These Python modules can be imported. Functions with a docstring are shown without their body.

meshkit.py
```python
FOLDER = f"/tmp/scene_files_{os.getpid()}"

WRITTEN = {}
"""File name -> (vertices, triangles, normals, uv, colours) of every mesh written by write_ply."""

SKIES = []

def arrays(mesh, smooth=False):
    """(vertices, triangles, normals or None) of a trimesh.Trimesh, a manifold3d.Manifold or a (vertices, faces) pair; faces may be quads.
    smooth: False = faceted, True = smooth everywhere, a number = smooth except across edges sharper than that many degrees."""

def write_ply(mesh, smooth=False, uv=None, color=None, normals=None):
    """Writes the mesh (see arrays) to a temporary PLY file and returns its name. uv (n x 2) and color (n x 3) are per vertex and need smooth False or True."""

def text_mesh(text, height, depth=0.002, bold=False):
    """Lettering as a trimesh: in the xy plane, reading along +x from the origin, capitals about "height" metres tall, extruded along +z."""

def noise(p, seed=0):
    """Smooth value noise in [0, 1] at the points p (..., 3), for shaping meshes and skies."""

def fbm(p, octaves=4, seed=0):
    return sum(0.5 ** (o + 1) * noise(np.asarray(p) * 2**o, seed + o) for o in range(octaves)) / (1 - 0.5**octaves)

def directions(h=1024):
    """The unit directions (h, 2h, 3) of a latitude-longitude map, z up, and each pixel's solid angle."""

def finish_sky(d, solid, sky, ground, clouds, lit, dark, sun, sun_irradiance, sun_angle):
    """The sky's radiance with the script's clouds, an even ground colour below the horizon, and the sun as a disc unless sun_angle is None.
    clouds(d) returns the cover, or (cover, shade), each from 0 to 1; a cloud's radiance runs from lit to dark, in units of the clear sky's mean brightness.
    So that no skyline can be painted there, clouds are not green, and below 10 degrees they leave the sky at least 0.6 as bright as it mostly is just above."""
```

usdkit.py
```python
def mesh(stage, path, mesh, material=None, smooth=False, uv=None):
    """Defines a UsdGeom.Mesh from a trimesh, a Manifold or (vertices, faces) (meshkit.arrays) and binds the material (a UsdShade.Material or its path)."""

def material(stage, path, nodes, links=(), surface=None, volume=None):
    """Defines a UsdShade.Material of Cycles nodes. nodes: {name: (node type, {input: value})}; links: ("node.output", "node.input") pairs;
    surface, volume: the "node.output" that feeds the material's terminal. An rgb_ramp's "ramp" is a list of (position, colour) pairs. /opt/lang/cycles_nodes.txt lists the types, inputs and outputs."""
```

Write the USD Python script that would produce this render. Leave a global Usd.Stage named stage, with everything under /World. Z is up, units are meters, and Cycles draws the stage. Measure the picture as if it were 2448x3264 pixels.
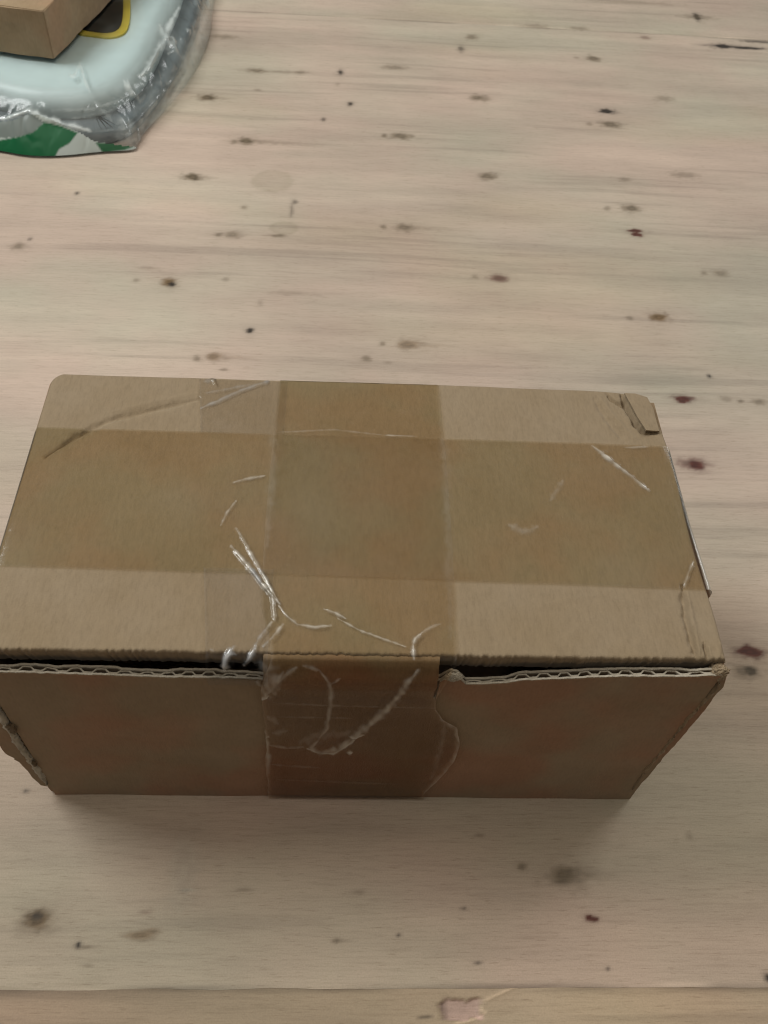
import math
import numpy as np
import trimesh
import usdkit
import meshkit
from pxr import Usd, UsdGeom, UsdLux, UsdShade, Sdf, Gf, Vt

stage = Usd.Stage.CreateInMemory()
UsdGeom.SetStageUpAxis(stage, 'Z')
UsdGeom.SetStageMetersPerUnit(stage, 1.0)
UsdGeom.Xform.Define(stage, '/World')
UsdGeom.Scope.Define(stage, '/World/Looks')
rng = np.random.default_rng(7)

# ------------------------------------------------------------------ camera
FOC = 2893.9                       # focal length in photograph pixels (2448 wide)
PITCH, ROLL, YAW = 0.90823, 0.09343, 0.08663
EYE = np.array([0.12149, -0.15305, 0.40064])
EXPOSURE = 0.0


def cam_axes():
    cp, sp, cy, sy = math.cos(PITCH), math.sin(PITCH), math.cos(YAW), math.sin(YAW)
    f = np.array([sy * cp, cy * cp, -sp])
    r = np.array([cy, -sy, 0.0])
    u = np.cross(r, f)
    cr, sr = math.cos(ROLL), math.sin(ROLL)
    return cr * r + sr * u, -sr * r + cr * u, f


RIGHT, UP, FWD = cam_axes()
cam = UsdGeom.Camera.Define(stage, '/World/camera')
m = Gf.Matrix4d(*RIGHT, 0, *UP, 0, *(-FWD), 0, *EYE, 1)
cam.AddTransformOp().Set(m)
cam.CreateHorizontalApertureAttr(24.0)
cam.CreateVerticalApertureAttr(32.0)
cam.CreateFocalLengthAttr(24.0 * FOC / 2448)
cam.CreateClippingRangeAttr((0.02, 100.0))
cam.CreateFStopAttr(26.0)
cam.CreateFocusDistanceAttr(0.40)
cam.CreateExposureAttr(EXPOSURE)


def proj(p):
    d = np.asarray(p, float) - EYE
    z = d @ FWD
    return np.stack([1224 + FOC * (d @ RIGHT) / z, 1632 - FOC * (d @ UP) / z], -1)


def at(x, y, axis=2, v=0.0):
    """The point of the plane (axis = v) that the photograph shows at pixel x, y."""
    d = RIGHT * (x - 1224) / FOC - UP * (y - 1632) / FOC + FWD
    return EYE + d * (v - EYE[axis]) / d[axis]


# ------------------------------------------------------------------ light: a window behind and left, a pale ceiling
def rect_light(name, pos, target, w, h, intensity, color):
    L = UsdLux.RectLight.Define(stage, '/World/' + name)
    z = np.array(pos, float) - np.array(target, float)
    z /= np.linalg.norm(z)
    x = np.cross([0, 0, 1.0], z)
    x = np.array([1.0, 0, 0]) if np.linalg.norm(x) < 1e-4 else x / np.linalg.norm(x)
    y = np.cross(z, x)
    L.AddTransformOp().Set(Gf.Matrix4d(*x, 0, *y, 0, *z, 0, *pos, 1))
    L.CreateWidthAttr(w)
    L.CreateHeightAttr(h)
    L.CreateIntensityAttr(intensity)
    L.CreateColorAttr(Gf.Vec3f(*color))
    return L


rect_light('window_light', (-1.05, 0.66, 1.55), (0.05, 0.25, 0.0), 0.75, 0.75, 12.5, (0.97, 0.99, 0.98))
rect_light('far_window_light', (1.7, 1.5, 1.35), (0.2, 0.3, 0.0), 0.8, 0.9, 6.0, (0.97, 0.99, 0.98))
rect_light('ceiling_light', (0.1, 0.0, 2.4), (0.1, 0.0, 0.0), 4.4, 4.4, 0.82, (1.0, 0.92, 0.80))

# ------------------------------------------------------------------ helpers
USED = {}


def numbered(path):
    n = USED.get(path, -1) + 1
    USED[path] = n
    return path if n == 0 else f'{path}_{n:03d}'


def xform(name, label=None, cat=None, kind=None, group=None):
    x = UsdGeom.Xform.Define(stage, numbered('/World/' + name))
    tag(x.GetPrim(), label, cat, kind, group)
    return x.GetPrim()


def tag(p, label=None, cat=None, kind=None, group=None):
    for k, v in (('label', label), ('category', cat), ('kind', kind), ('group', group)):
        if v:
            p.SetCustomDataByKey(k, v)


def obj(name, mesh, mat, parent=None, smooth=False, label=None, col=None, attr=None, wet=1.0, front=0.0):
    base = '/World' if parent is None else str(parent.GetPath())
    m = usdkit.mesh(stage, numbered(base + '/' + name), mesh, mat, smooth=smooth)
    pv = UsdGeom.PrimvarsAPI(m)
    if col is not None:
        pv.CreatePrimvar('tone', Sdf.ValueTypeNames.Color3fArray, 'vertex').Set(Vt.Vec3fArray.FromNumpy(np.asarray(col, np.float32)))
    if attr is not None:
        pv.CreatePrimvar('front', Sdf.ValueTypeNames.FloatArray, 'vertex').Set(Vt.FloatArray.FromNumpy(np.ascontiguousarray(np.broadcast_to(np.asarray(front, np.float32), np.shape(attr)))))
        pv.CreatePrimvar('wet', Sdf.ValueTypeNames.FloatArray, 'vertex').Set(Vt.FloatArray.FromNumpy(np.ascontiguousarray(np.broadcast_to(np.asarray(wet, np.float32), np.shape(attr)))))
        pv.CreatePrimvar('crease', Sdf.ValueTypeNames.FloatArray, 'vertex').Set(Vt.FloatArray.FromNumpy(np.asarray(attr, np.float32)))
    p = m.GetPrim()
    if label:
        p.SetCustomDataByKey('label', label)
    return p


def grid_faces(nu, nv, flip=False):
    i = np.arange(nu * nv).reshape(nu, nv)
    q = np.stack([i[:-1, :-1], i[1:, :-1], i[1:, 1:], i[:-1, 1:]], -1).reshape(-1, 4)
    if flip:
        q = q[:, ::-1]
    return np.vstack([q[:, [0, 1, 2]], q[:, [0, 2, 3]]])


def seg_dist(p, line):
    """Distance of points p (n, 2) to a polyline, and the position along it (0..1)."""
    line = np.asarray(line, float)
    best, pos = np.full(len(p), 1e9), np.zeros(len(p))
    lens = np.linalg.norm(np.diff(line, axis=0), axis=1)
    cum = np.r_[0, np.cumsum(lens)]
    for k in range(len(line) - 1):
        a, d = line[k], line[k + 1] - line[k]
        t = np.clip(((p - a) @ d) / (d @ d), 0, 1)
        r = np.linalg.norm(p - a - t[:, None] * d, axis=1)
        hit = r < best
        best = np.where(hit, r, best)
        pos = np.where(hit, (cum[k] + t * lens[k]) / cum[-1], pos)
    return best, pos


K = 2448 / 1659.0


def marks(pts, lines):
    """lines: (polyline in 1659-wide picture units, width, height, whiteness). Sum of ridge heights and of whitening at the pts."""
    uv = proj(pts) / K
    h, w = np.zeros(len(pts)), np.zeros(len(pts))
    for line, wd, ht, wh in lines:
        line = np.asarray(line, float)
        lo, hi = line.min(0) - wd * 5, line.max(0) + wd * 5
        near = np.nonzero(((uv > lo) & (uv < hi)).all(1))[0]
        if not len(near):
            continue
        d, t = seg_dist(uv[near], line)
        taper = np.clip(np.minimum(t, 1 - t) * 7, 0.5, 1)
        n = meshkit.noise(np.c_[uv[near] / 9.0, np.zeros(len(near))], 5)
        ww = wd * (0.72 if ht < 0 else 0.5) * taper * (0.6 + 0.8 * n)
        h[near] += (ht if ht < 0 else ht * 0.30) * np.exp(-(d / ww) ** 2) * taper
        w[near] = np.maximum(w[near], wh * np.exp(-(d / (ww * 1.15)) ** 2) * (0.4 + 0.9 * n))
    return h, w


def box(x0, x1, y0, y1, z0, z1):
    b = trimesh.creation.box([x1 - x0, y1 - y0, z1 - z0])
    b.apply_translation([(x0 + x1) / 2, (y0 + y1) / 2, (z0 + z1) / 2])
    return b


def cat(*ms):
    return trimesh.util.concatenate(list(ms))


def facing(v, f, n):
    """The faces f, all turned to the side of the vertex normals n."""
    v, n = v.reshape(-1, 3), n.reshape(-1, 3)
    fn = np.cross(v[f[:, 1]] - v[f[:, 0]], v[f[:, 2]] - v[f[:, 0]])
    return f if (fn * n[f[:, 0]]).sum(1).mean() > 0 else f[:, ::-1]


def fbm(x, y, sx, sy, o=4, seed=0):
    return meshkit.fbm(np.stack([x * sx, y * sy, np.zeros_like(x)], -1), o, seed)


# ------------------------------------------------------------------ materials
def look(name, nodes, links, surface):
    return usdkit.material(stage, '/World/Looks/' + name, nodes, links, surface=surface)


WOOD = look('veneer_wood', {
    'pos': ('geometry', {}),
    'map': ('mapping', {'scale': (55, 820, 30)}),
    'fine': ('noise_texture', {'scale': 1.0, 'detail': 5, 'roughness': 0.65}),
    'finer': ('rgb_ramp', {'ramp': [(0.36, (0.84, 0.83, 0.81)), (0.5, (1, 1, 1)), (0.64, (1.06, 1.06, 1.06))]}),
    'map2': ('mapping', {'scale': (150, 1500, 30)}),
    'pore': ('noise_texture', {'scale': 1.0, 'detail': 2, 'roughness': 0.5}),
    'porer': ('rgb_ramp', {'ramp': [(0.0, (0.62, 0.58, 0.53)), (0.30, (0.72, 0.69, 0.65)), (0.40, (1, 1, 1)), (1.0, (1, 1, 1))]}),
    'tone': ('attribute', {'attribute': 'tone'}),
    'm1': ('mix', {'mix_type': 'multiply', 'fac': 0.55}),
    'm2': ('mix', {'mix_type': 'multiply', 'fac': 0.55}),
    'grain': ('noise_texture', {'scale': 1500.0, 'detail': 1}),
    'grainr': ('rgb_ramp', {'ramp': [(0.2, (0.86, 0.86, 0.86)), (0.8, (1.12, 1.12, 1.12))]}),
    'm3': ('mix', {'mix_type': 'multiply', 'fac': 0.6}),
    'bump': ('bump', {'strength': 0.25, 'distance': 0.0006}),
    'p': ('principled_bsdf', {'roughness': 0.62, 'specular_ior_level': 0.28}),
}, [('pos.position', 'map.vector'), ('map.vector', 'fine.vector'), ('fine.fac', 'finer.fac'),
    ('pos.position', 'map2.vector'), ('map2.vector', 'pore.vector'), ('pore.fac', 'porer.fac'),
    ('tone.color', 'm1.color1'), ('finer.color', 'm1.color2'), ('m1.color', 'm2.color1'), ('porer.color', 'm2.color2'),
    ('pos.position', 'grain.vector'), ('grain.fac', 'grainr.fac'), ('m2.color', 'm3.color1'), ('grainr.color', 'm3.color2'),
    ('m3.color', 'p.base_color'), ('fine.fac', 'bump.height'), ('bump.normal', 'p.normal')], 'p.BSDF')


def card_look(name, base, spread=0.06, scale=1.0, rough=0.8, red=0.0):
    b = np.array(base)
    return look(name, {
        'pos': ('geometry', {}),
        'n1': ('noise_texture', {'scale': 38.0 * scale, 'detail': 5, 'roughness': 0.6}),
        'r1': ('rgb_ramp', {'ramp': [(0.3, b * (1 - spread) * [1.02, 1, 0.96]), (0.7, b * (1 + spread) * [0.99, 1, 1.03])]}),
        'nr': ('noise_texture', {'scale': 17.0, 'detail': 3, 'roughness': 0.5}),
        'rr': ('rgb_ramp', {'ramp': [(0.46, (1, 1, 1)), (0.60, (1 + 0.10 * red, 1 - 0.16 * red, 1 - 0.22 * red))]}),
        'mr': ('mix', {'mix_type': 'multiply', 'fac': 1.0}),
        'wv': ('wave_texture', {'scale': 40.5, 'distortion': 0.6, 'detail': 1}),
        'bw': ('bump', {'strength': 0.10, 'distance': 0.0006}),
        'map': ('mapping', {'scale': (900, 240, 240)}),
        'n2': ('noise_texture', {'scale': 1.0, 'detail': 3, 'roughness': 0.7}),
        'r2': ('rgb_ramp', {'ramp': [(0.2, (0.80, 0.79, 0.77)), (0.5, (1, 1, 1)), (0.8, (1.14, 1.14, 1.14))]}),
        'mx': ('mix', {'mix_type': 'multiply', 'fac': 0.75}),
        'n3': ('noise_texture', {'scale': 1400.0, 'detail': 2}),
        'bump': ('bump', {'strength': 0.3, 'distance': 0.0004}),
        'p': ('principled_bsdf', {'roughness': rough, 'specular_ior_level': 0.2, 'sheen_weight': 0.1}),
    }, [('pos.position', 'n1.vector'), ('n1.fac', 'r1.fac'), ('pos.position', 'map.vector'), ('map.vector', 'n2.vector'), ('n2.fac', 'r2.fac'),
        ('r1.color', 'mr.color1'), ('pos.position', 'nr.vector'), ('nr.fac', 'rr.fac'), ('rr.color', 'mr.color2'), ('mr.color', 'mx.color1'), ('pos.position', 'wv.vector'), ('wv.fac', 'bw.height'), ('bw.normal', 'bump.normal'), ('r2.color', 'mx.color2'), ('mx.color', 'p.base_color'), ('pos.position', 'n3.vector'),
        ('n3.fac', 'bump.height'), ('bump.normal', 'p.normal')], 'p.BSDF')


CARD = card_look('kraft_card', (0.282, 0.214, 0.136))
CARD_DARK = card_look('kraft_card_shaded', (0.150, 0.105, 0.062))  # inner card darkened beyond its own brown: shade painted into the flutes
CARD_FRONT = card_look('kraft_card_front', (0.275, 0.198, 0.120), 0.10, red=1.0)
CARD_TORN = card_look('torn_card_fibre', (0.42, 0.375, 0.30), 0.12, 6.0, 0.95)
CARD_SMALL = card_look('small_box_card', (0.345, 0.250, 0.152), 0.12, red=0.4)


def film_look(name, tint, rough, haze, white, edge_white=0.8, bump=0.07, bscale=90.0, spec=1.0, warm=None, ior=1.2, red=(1.0, 0.90, 0.80)):
    """Clear plastic: tinted see-through with a glossy face, milky where creased, with highlights painted in (the crease attribute)."""
    t = np.array(tint)
    w = t if warm is None else np.array(warm)
    return look(name, {
        'wet': ('attribute', {'attribute': 'wet'}),
        'mw': ('mix', {'mix_type': 'mix', 'color1': (0.985, 0.985, 0.985)}),
        'frn': ('attribute', {'attribute': 'front'}),
        'mf': ('mix', {'mix_type': 'mix', 'color2': red}),
        'pos': ('geometry', {}),
        'nt': ('noise_texture', {'scale': 24.0, 'detail': 3, 'roughness': 0.55}),
        'rt': ('rgb_ramp', {'ramp': [(0.42, t), (0.58, w)]}),
        'fr': ('fresnel', {'IOR': ior}),
        'tr': ('transparent_bsdf', {}),
        'n': ('noise_texture', {'scale': bscale, 'detail': 3, 'roughness': 0.5}),
        'bp': ('bump', {'strength': bump, 'distance': 0.002}),
        'gl': ('glossy_bsdf', {'color': (spec, spec, spec), 'roughness': rough}),
        'm': ('mix_closure', {}),
        'df': ('principled_bsdf', {'base_color': white, 'roughness': 0.12, 'specular_ior_level': 1.0}),
        'cr': ('attribute', {'attribute': 'crease'}),
        'mu': ('math', {'math_type': 'multiply_add', 'value2': edge_white, 'value3': haze, 'use_clamp': True}),
        'm2': ('mix_closure', {}),
    }, [('pos.position', 'nt.vector'), ('nt.fac', 'rt.fac'), ('rt.color', 'mw.color2'), ('wet.fac', 'mw.fac'), ('mw.color', 'mf.color1'), ('frn.fac', 'mf.fac'), ('mf.color', 'tr.color'), ('pos.position', 'n.vector'), ('n.fac', 'bp.height'),
        ('bp.normal', 'gl.normal'), ('bp.normal', 'fr.normal'), ('fr.fac', 'm.fac'), ('tr.BSDF', 'm.closure1'), ('gl.BSDF', 'm.closure2'),
        ('cr.fac', 'mu.value1'), ('mu.value', 'm2.fac'), ('m.closure', 'm2.closure1'), ('df.BSDF', 'm2.closure2')], 'm2.closure')


TAPE = film_look('clear_tape', (0.850, 0.838, 0.755), 0.14, 0.006, (0.64, 0.59, 0.51), 0.85, warm=(0.872, 0.822, 0.730))
TAPE_LOOSE = film_look('loose_clear_tape', (0.93, 0.93, 0.93), 0.12, 0.0, (0.50, 0.50, 0.50), 0.7)
FILM = film_look('clear_bag_film', (0.97, 0.985, 0.985), 0.17, 0.07, (0.68, 0.75, 0.74), 0.75, bump=0.10, bscale=60.0, ior=1.34)


def plain(name, color, rough=0.5, spec=0.5, var=0.06, scale=60.0):
    c = np.array(color)
    return look(name, {'pos': ('geometry', {}), 'n': ('noise_texture', {'scale': scale, 'detail': 4}),
                       'r': ('rgb_ramp', {'ramp': [(0.3, c * (1 - var)), (0.7, c * (1 + var))]}),
                       'p': ('principled_bsdf', {'roughness': rough, 'specular_ior_level': spec})},
                [('pos.position', 'n.vector'), ('n.fac', 'r.fac'), ('r.color', 'p.base_color')], 'p.BSDF')


WHITE = plain('white_plastic', (0.53, 0.625, 0.625), 0.4, 0.4, 0.03)
GREY = plain('grey_plastic', (0.115, 0.135, 0.145), 0.35, 0.5, 0.15)
BLACK = plain('dark_opening', (0.010, 0.013, 0.013), 0.5, 0.3)
YELLOW = plain('yellow_trim', (0.52, 0.42, 0.06), 0.5, 0.4)
PRINT = look('printed_film', {'c': ('attribute', {'attribute': 'tone'}), 'p': ('principled_bsdf', {'roughness': 0.35, 'specular_ior_level': 0.4})},
             [('c.color', 'p.base_color')], 'p.BSDF')

# ------------------------------------------------------------------ the table: wide veneer panels, grain along x
# knots and stains: x, y, half width, half height (photograph pixels), darkness, colour (b brown, r red, k black, g grey), tail left, tail right
KNOTS = [
    (712, 117, 40, 6, .40, 'b', 60, 20), (818, 225, 26, 7, .55, 'b', 70, 0), (900, 229, 60, 4, .30, 'b', 60, 90), (959, 230, 18, 6, .35, 'b', 0, 40),
    (1085, 231, 7, 9, .70, 'k', 0, 0), (1076, 268, 6, 5, .25, 'b', 0, 0), (1256, 215, 38, 6, .40, 'b', 30, 20), (1502, 119, 17, 7, .50, 'b', 10, 15),
    (1469, 156, 9, 9, .50, 'k', 0, 0), (659, 311, 26, 9, .75, 'b', 70, 110), (821, 287, 12, 4, .35, 'b', 0, 0), (1117, 331, 8, 5, .75, 'k', 0, 0),
    (1031, 381, 6, 6, .5, 'k', 0, 0), (785, 450, 24, 11, .72, 'b', 50, 330), (748, 452, 12, 6, .50, 'b', 60, 0), (1278, 434, 36, 9, .60, 'b', 20, 25),
    (1225, 434, 10, 5, .55, 'b', 8, 0), (614, 565, 24, 11, .75, 'b', 70, 90), (1519, 311, 22, 9, .55, 'b', 25, 30), (1545, 316, 20, 7, .40, 'b', 0, 30),
    (2221, 53, 9, 9, .95, 'k', 0, 0), (2226, 54, 50, 7, .35, 'b', 25, 30), (1990, 5, 150, 6, .25, 'b', 30, 30), (1711, 84, 45, 7, .30, 'b', 60, 60),
    (1840, 90, 30, 6, .35, 'b', 30, 40), (2056, 120, 14, 6, .35, 'r', 10, 10), (2303, 147, 26, 6, .95, 'k', 110, 130), (2380, 153, 60, 4, .7, 'k', 60, 90), (2420, 133, 50, 4, .55, 'k', 40, 60),
    (1891, 187, 22, 8, .60, 'b', 35, 40), (1837, 184, 8, 4, .30, 'b', 0, 0), (1933, 355, 22, 6, .95, 'k', 10, 15), (1947, 397, 30, 9, .60, 'b', 25, 35),
    (1880, 396, 10, 5, .35, 'b', 5, 5), (2115, 314, 26, 8, .35, 'b', 30, 40), (1554, 562, 28, 11, .60, 'b', 10, 30), (1992, 573, 18, 6, .35, 'b', 10, 10),
    (2179, 558, 40, 9, .35, 'b', 30, 30), (245, 616, 6, 5, .6, 'k', 0, 0), (776, 661, 8, 5, .45, 'b', 0, 0), (743, 748, 24, 11, .50, 'b', 60, 70),
    (695, 749, 10, 6, .50, 'b', 30, 0), (885, 751, 25, 4, .55, 'b', 70, 20), (59, 785, 18, 10, .50, 'b', 50, 50), (95, 763, 6, 5, .45, 'k', 0, 0),
    (538, 899, 22, 13, .72, 'o', 15, 30), (548, 906, 11, 8, .75, 'k', 0, 0), (434, 893, 9, 6, .40, 'b', 8, 8), (470, 855, 40, 5, .20, 'b', 10, 20), (720, 890, 10, 5, .30, 'b', 0, 0), (830, 966, 8, 9, .25, 'b', 0, 0),
    (797, 1053, 11, 9, .80, 'k', 0, 0), (681, 1137, 25, 14, .55, 'o', 20, 160), (628, 1143, 12, 8, .50, 'b', 25, 0), (712, 1179, 14, 4, .40, 'b', 0, 0),
    (940, 643, 8, 7, .45, 'k', 0, 0), (930, 672, 5, 20, .35, 'k', 0, 0), (1287, 725, 28, 11, .55, 'b', 0, 200), (1222, 724, 10, 6, .50, 'b', 12, 5),
    (1590, 887, 28, 11, .58, 'r', 25, 25), (1514, 883, 9, 6, .35, 'b', 10, 10), (928, 934, 70, 6, .22, 'b', 60, 40), (1301, 1098, 36, 13, .50, 'o', 5, 190),
    (1220, 1096, 10, 7, .50, 'b', 8, 8), (1169, 1143, 14, 9, .50, 'b', 0, 0), (1235, 1155, 14, 4, .3, 'b', 10, 10), (1936, 665, 11, 6, .40, 'b', 10, 5), (2014, 665, 28, 11, .62, 'b', 10, 35),
    (2025, 736, 20, 5, .85, 'r', 8, 5), (2031, 748, 17, 6, 1.0, 'r', 8, 22), (2297, 871, 24, 10, .45, 'b', 10, 20), (2244, 870, 8, 6, .45, 'b', 5, 5),
    (2101, 1012, 27, 13, .75, 'o', 25, 40), (2008, 1014, 11, 7, .42, 'b', 5, 10), (2261, 1199, 6, 5, .7, 'k', 0, 0), (2172, 1273, 20, 10, .95, 'r', 15, 25),
    (2190, 1269, 26, 5, .6, 'r', 8, 20), (2315, 1272, 16, 8, .30, 'b', 0, 0), (2362, 1279, 8, 5, .55, 'b', 5, 5), (2420, 1281, 22, 9, .50, 'b', 20, 40), (2221, 1482, 22, 11, .85, 'r', 60, 70), (2205, 1478, 40, 17, .45, 'r', 10, 30),
    (2391, 2078, 40, 17, .92, 'r', 50, 90), (2394, 2140, 16, 12, .95, 'k', 0, 0), (2378, 2139, 44, 20, .50, 'b', 40, 60),
    (121, 2932, 32, 27, .75, 'o', 70, 50), (119, 2921, 15, 12, .85, 'k', 0, 0), (118, 2930, 60, 38, .25, 'b', 60, 160), (447, 2982, 42, 13, .55, 'o', 30, 60), (482, 2968, 24, 10, .42, 'o', 0, 40),
    (250, 3011, 9, 9, .85, 'k', 5, 10), (277, 3019, 18, 5, .40, 'b', 0, 10), (284, 3078, 18, 5, .32, 'b', 12, 5), (465, 2908, 18, 6, .25, 'r', 10, 20),
    (781, 2836, 24, 6, .32, 'b', 15, 10), (84, 2521, 7, 6, .55, 'k', 0, 0), (600, 2837, 24, 5, .32, 'g', 0, 0), (585, 2780, 48, 120, .17, 'g', 0, 0), (1073, 2999, 14, 8, .55, 'b', 25, 80),
    (1268, 2981, 7, 5, .55, 'k', 0, 0), (1142, 2844, 22, 6, .30, 'b', 0, 10), (1478, 2895, 9, 5, .45, 'k', 0, 0), (1524, 3070, 12, 6, .50, 'k', 8, 8), (1529, 2662, 16, 5, .32, 'b', 0, 0),
    (1661, 2763, 15, 11, .55, 'b', 5, 5), (1795, 2786, 42, 30, .62, 'b', 50, 190), (1815, 2793, 70, 36, .25, 'b', 40, 190), (1878, 2926, 13, 10, .95, 'r', 10, 5), (1896, 2930, 12, 7, .85, 'r', 0, 6), (1937, 3088, 6, 6, .50, 'k', 0, 0),
    (2446, 3118, 9, 12, .90, 'k', 0, 0), (2196, 2666, 9, 9, .30, 'b', 0, 0), (870, 577, 2, 2, 0, 'b', 0, 0),
]
KCOL = {'b': (0.150, 0.115, 0.075), 'o': (0.150, 0.095, 0.045), 'r': (0.085, 0.022, 0.014), 'k': (0.028, 0.022, 0.018), 'g': (0.30, 0.29, 0.235)}
WARP = []


def wood_tone(X, Y, seed):
    """Colour of the veneer at (X, Y) and a small height field."""
    n = lambda sx, sy, o, s: fbm(X, Y, sx, sy, o, seed + s) - 0.5
    base = np.array([0.476, 0.402, 0.322])
    yw = Y + 0.016 * n(4, 5, 3, 40)
    val = 1 + 0.26 * (fbm(X, yw, 4, 24, 4, seed + 1) - 0.5) + 0.22 * (fbm(X, yw, 12, 110, 4, seed + 2) - 0.5) + 0.30 * n(9, 13, 4, 3)
    c = base * val[..., None]
    pink = np.clip(n(9, 15, 4, 4) * 4.0 + 0.15, -0.8, 1)[..., None]
    c = c * (1 + pink * np.array([0.046, -0.022, -0.004]))
    yel = np.clip(n(4, 12, 3, 5) * 5 - 0.35, 0, 1)[..., None]
    c = c * (1 + yel * np.array([0.0, -0.012, -0.055]))
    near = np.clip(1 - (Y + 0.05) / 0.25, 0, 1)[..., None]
    c = c * (1 - near * np.array([0.02, 0.055, 0.105]))  # browner towards the near edge: warm bounce light painted into the wood
    if seed == 20:
        c = c * np.array([0.91, 0.83, 0.76])
    # darker streaky grain lines
    st = fbm(X, yw, 6, 210, 4, seed + 6)
    c = c * (1 - 0.15 * np.clip((st - 0.57) * 6, 0, 1) * np.clip(n(5, 18, 2, 7) * 4 + 0.45, 0, 1))[..., None]
    return c


def apply_knots(X, Y, c):
    xs, ys = X[:, 0], Y[len(Y) // 2]
    jit = fbm(X, Y, 260, 420, 3, 91) - 0.5
    for kx, ky, hw, hh, dk, kind, tl, tr in KNOTS:
        if dk <= 0:
            continue
        p = at(kx, ky)
        a = abs(at(kx + hw, ky)[0] - p[0])
        pxl = a / hw
        b = max(abs(at(kx, ky + hh)[1] - p[1]), 0.0007)
        tl, tr = tl * pxl, tr * pxl
        i0, i1 = np.searchsorted(xs, [p[0] - 2.6 * a - tl, p[0] + 2.6 * a + tr])
        j0, j1 = np.searchsorted(ys, [p[1] - 3 * b, p[1] + 3 * b])
        if i1 <= i0 or j1 <= j0:
            continue
        x, y = X[i0:i1, j0:j1] - p[0], Y[i0:i1, j0:j1] - p[1]
        jj = jit[i0:i1, j0:j1]
        r = np.sqrt((x / a) ** 2 + (y / b) ** 2) * (1 + 0.9 * jj)
        core = 1 / (1 + np.exp((r - 0.95) * (5.5 if hw > 9 else 4)))
        halo = 0.22 * np.exp(-(r / 1.7) ** 2)
        tail = np.zeros_like(x)
        for ln, sgn in ((tl, -1), (tr, 1)):
            if ln > 0:
                u = np.clip(sgn * x / ln, 0, 1)
                thin = b * (0.7 - 0.4 * u)
                tail = np.maximum(tail, (sgn * x > 0) * (1 - u) * 0.7 * np.exp(-((y - jj * b * 0.8) / thin) ** 2))
        m = np.clip((np.maximum(core, tail) + halo) * dk * 1.15, 0, 0.97)[..., None]
        kc = np.array(KCOL[kind]) * (1 + 0.5 * jj + (0.22 * np.sin(r * 8 + 1.5) if hw > 16 else 0))[..., None]
        c[i0:i1, j0:j1] = c[i0:i1, j0:j1] * (1 - m) + kc * m
    # two pale ring stains
    for kx, ky, hw, hh in ((869, 577, 66, 35), (905, 727, 45, 21)):
        p = at(kx, ky)
        a, b = abs(at(kx + hw, ky)[0] - p[0]), abs(at(kx, ky + hh)[1] - p[1])
        r = np.sqrt(((X - p[0]) / a) ** 2 + ((Y - p[1]) / b) ** 2) * (1 + 0.25 * jit)
        m = 0.16 / (1 + np.exp((r - 1) * 22)) * (0.45 + 0.55 * np.clip(r, 0, 1) ** 2)
        c *= (1 - m[..., None] * np.array([1.0, 0.95, 1.15]))
    # the faint scratch loop near the far edge
    return c


XS = np.r_[np.linspace(-0.75, -0.26, 40)[:-1], np.arange(-0.26, 0.62, 0.0014), np.linspace(0.62, 1.05, 36)]


def ygrid(y0, y1):
    ys, y = [], y0
    while y < y1:
        ys.append(y)
        inside = -0.13 < y < 0.90
        y += (0.00055 + 0.0009 * np.clip((y + 0.1) / 0.9, 0, 1)) if inside else 0.012
    ys.append(y1)
    ys = np.array(ys)
    if len(ys) > 2 and ys[-1] - ys[-2] < 1e-4:
        ys = np.delete(ys, -2)
    return ys


CH0, CH1 = at(1403, 3186), at(1534, 3254)


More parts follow.
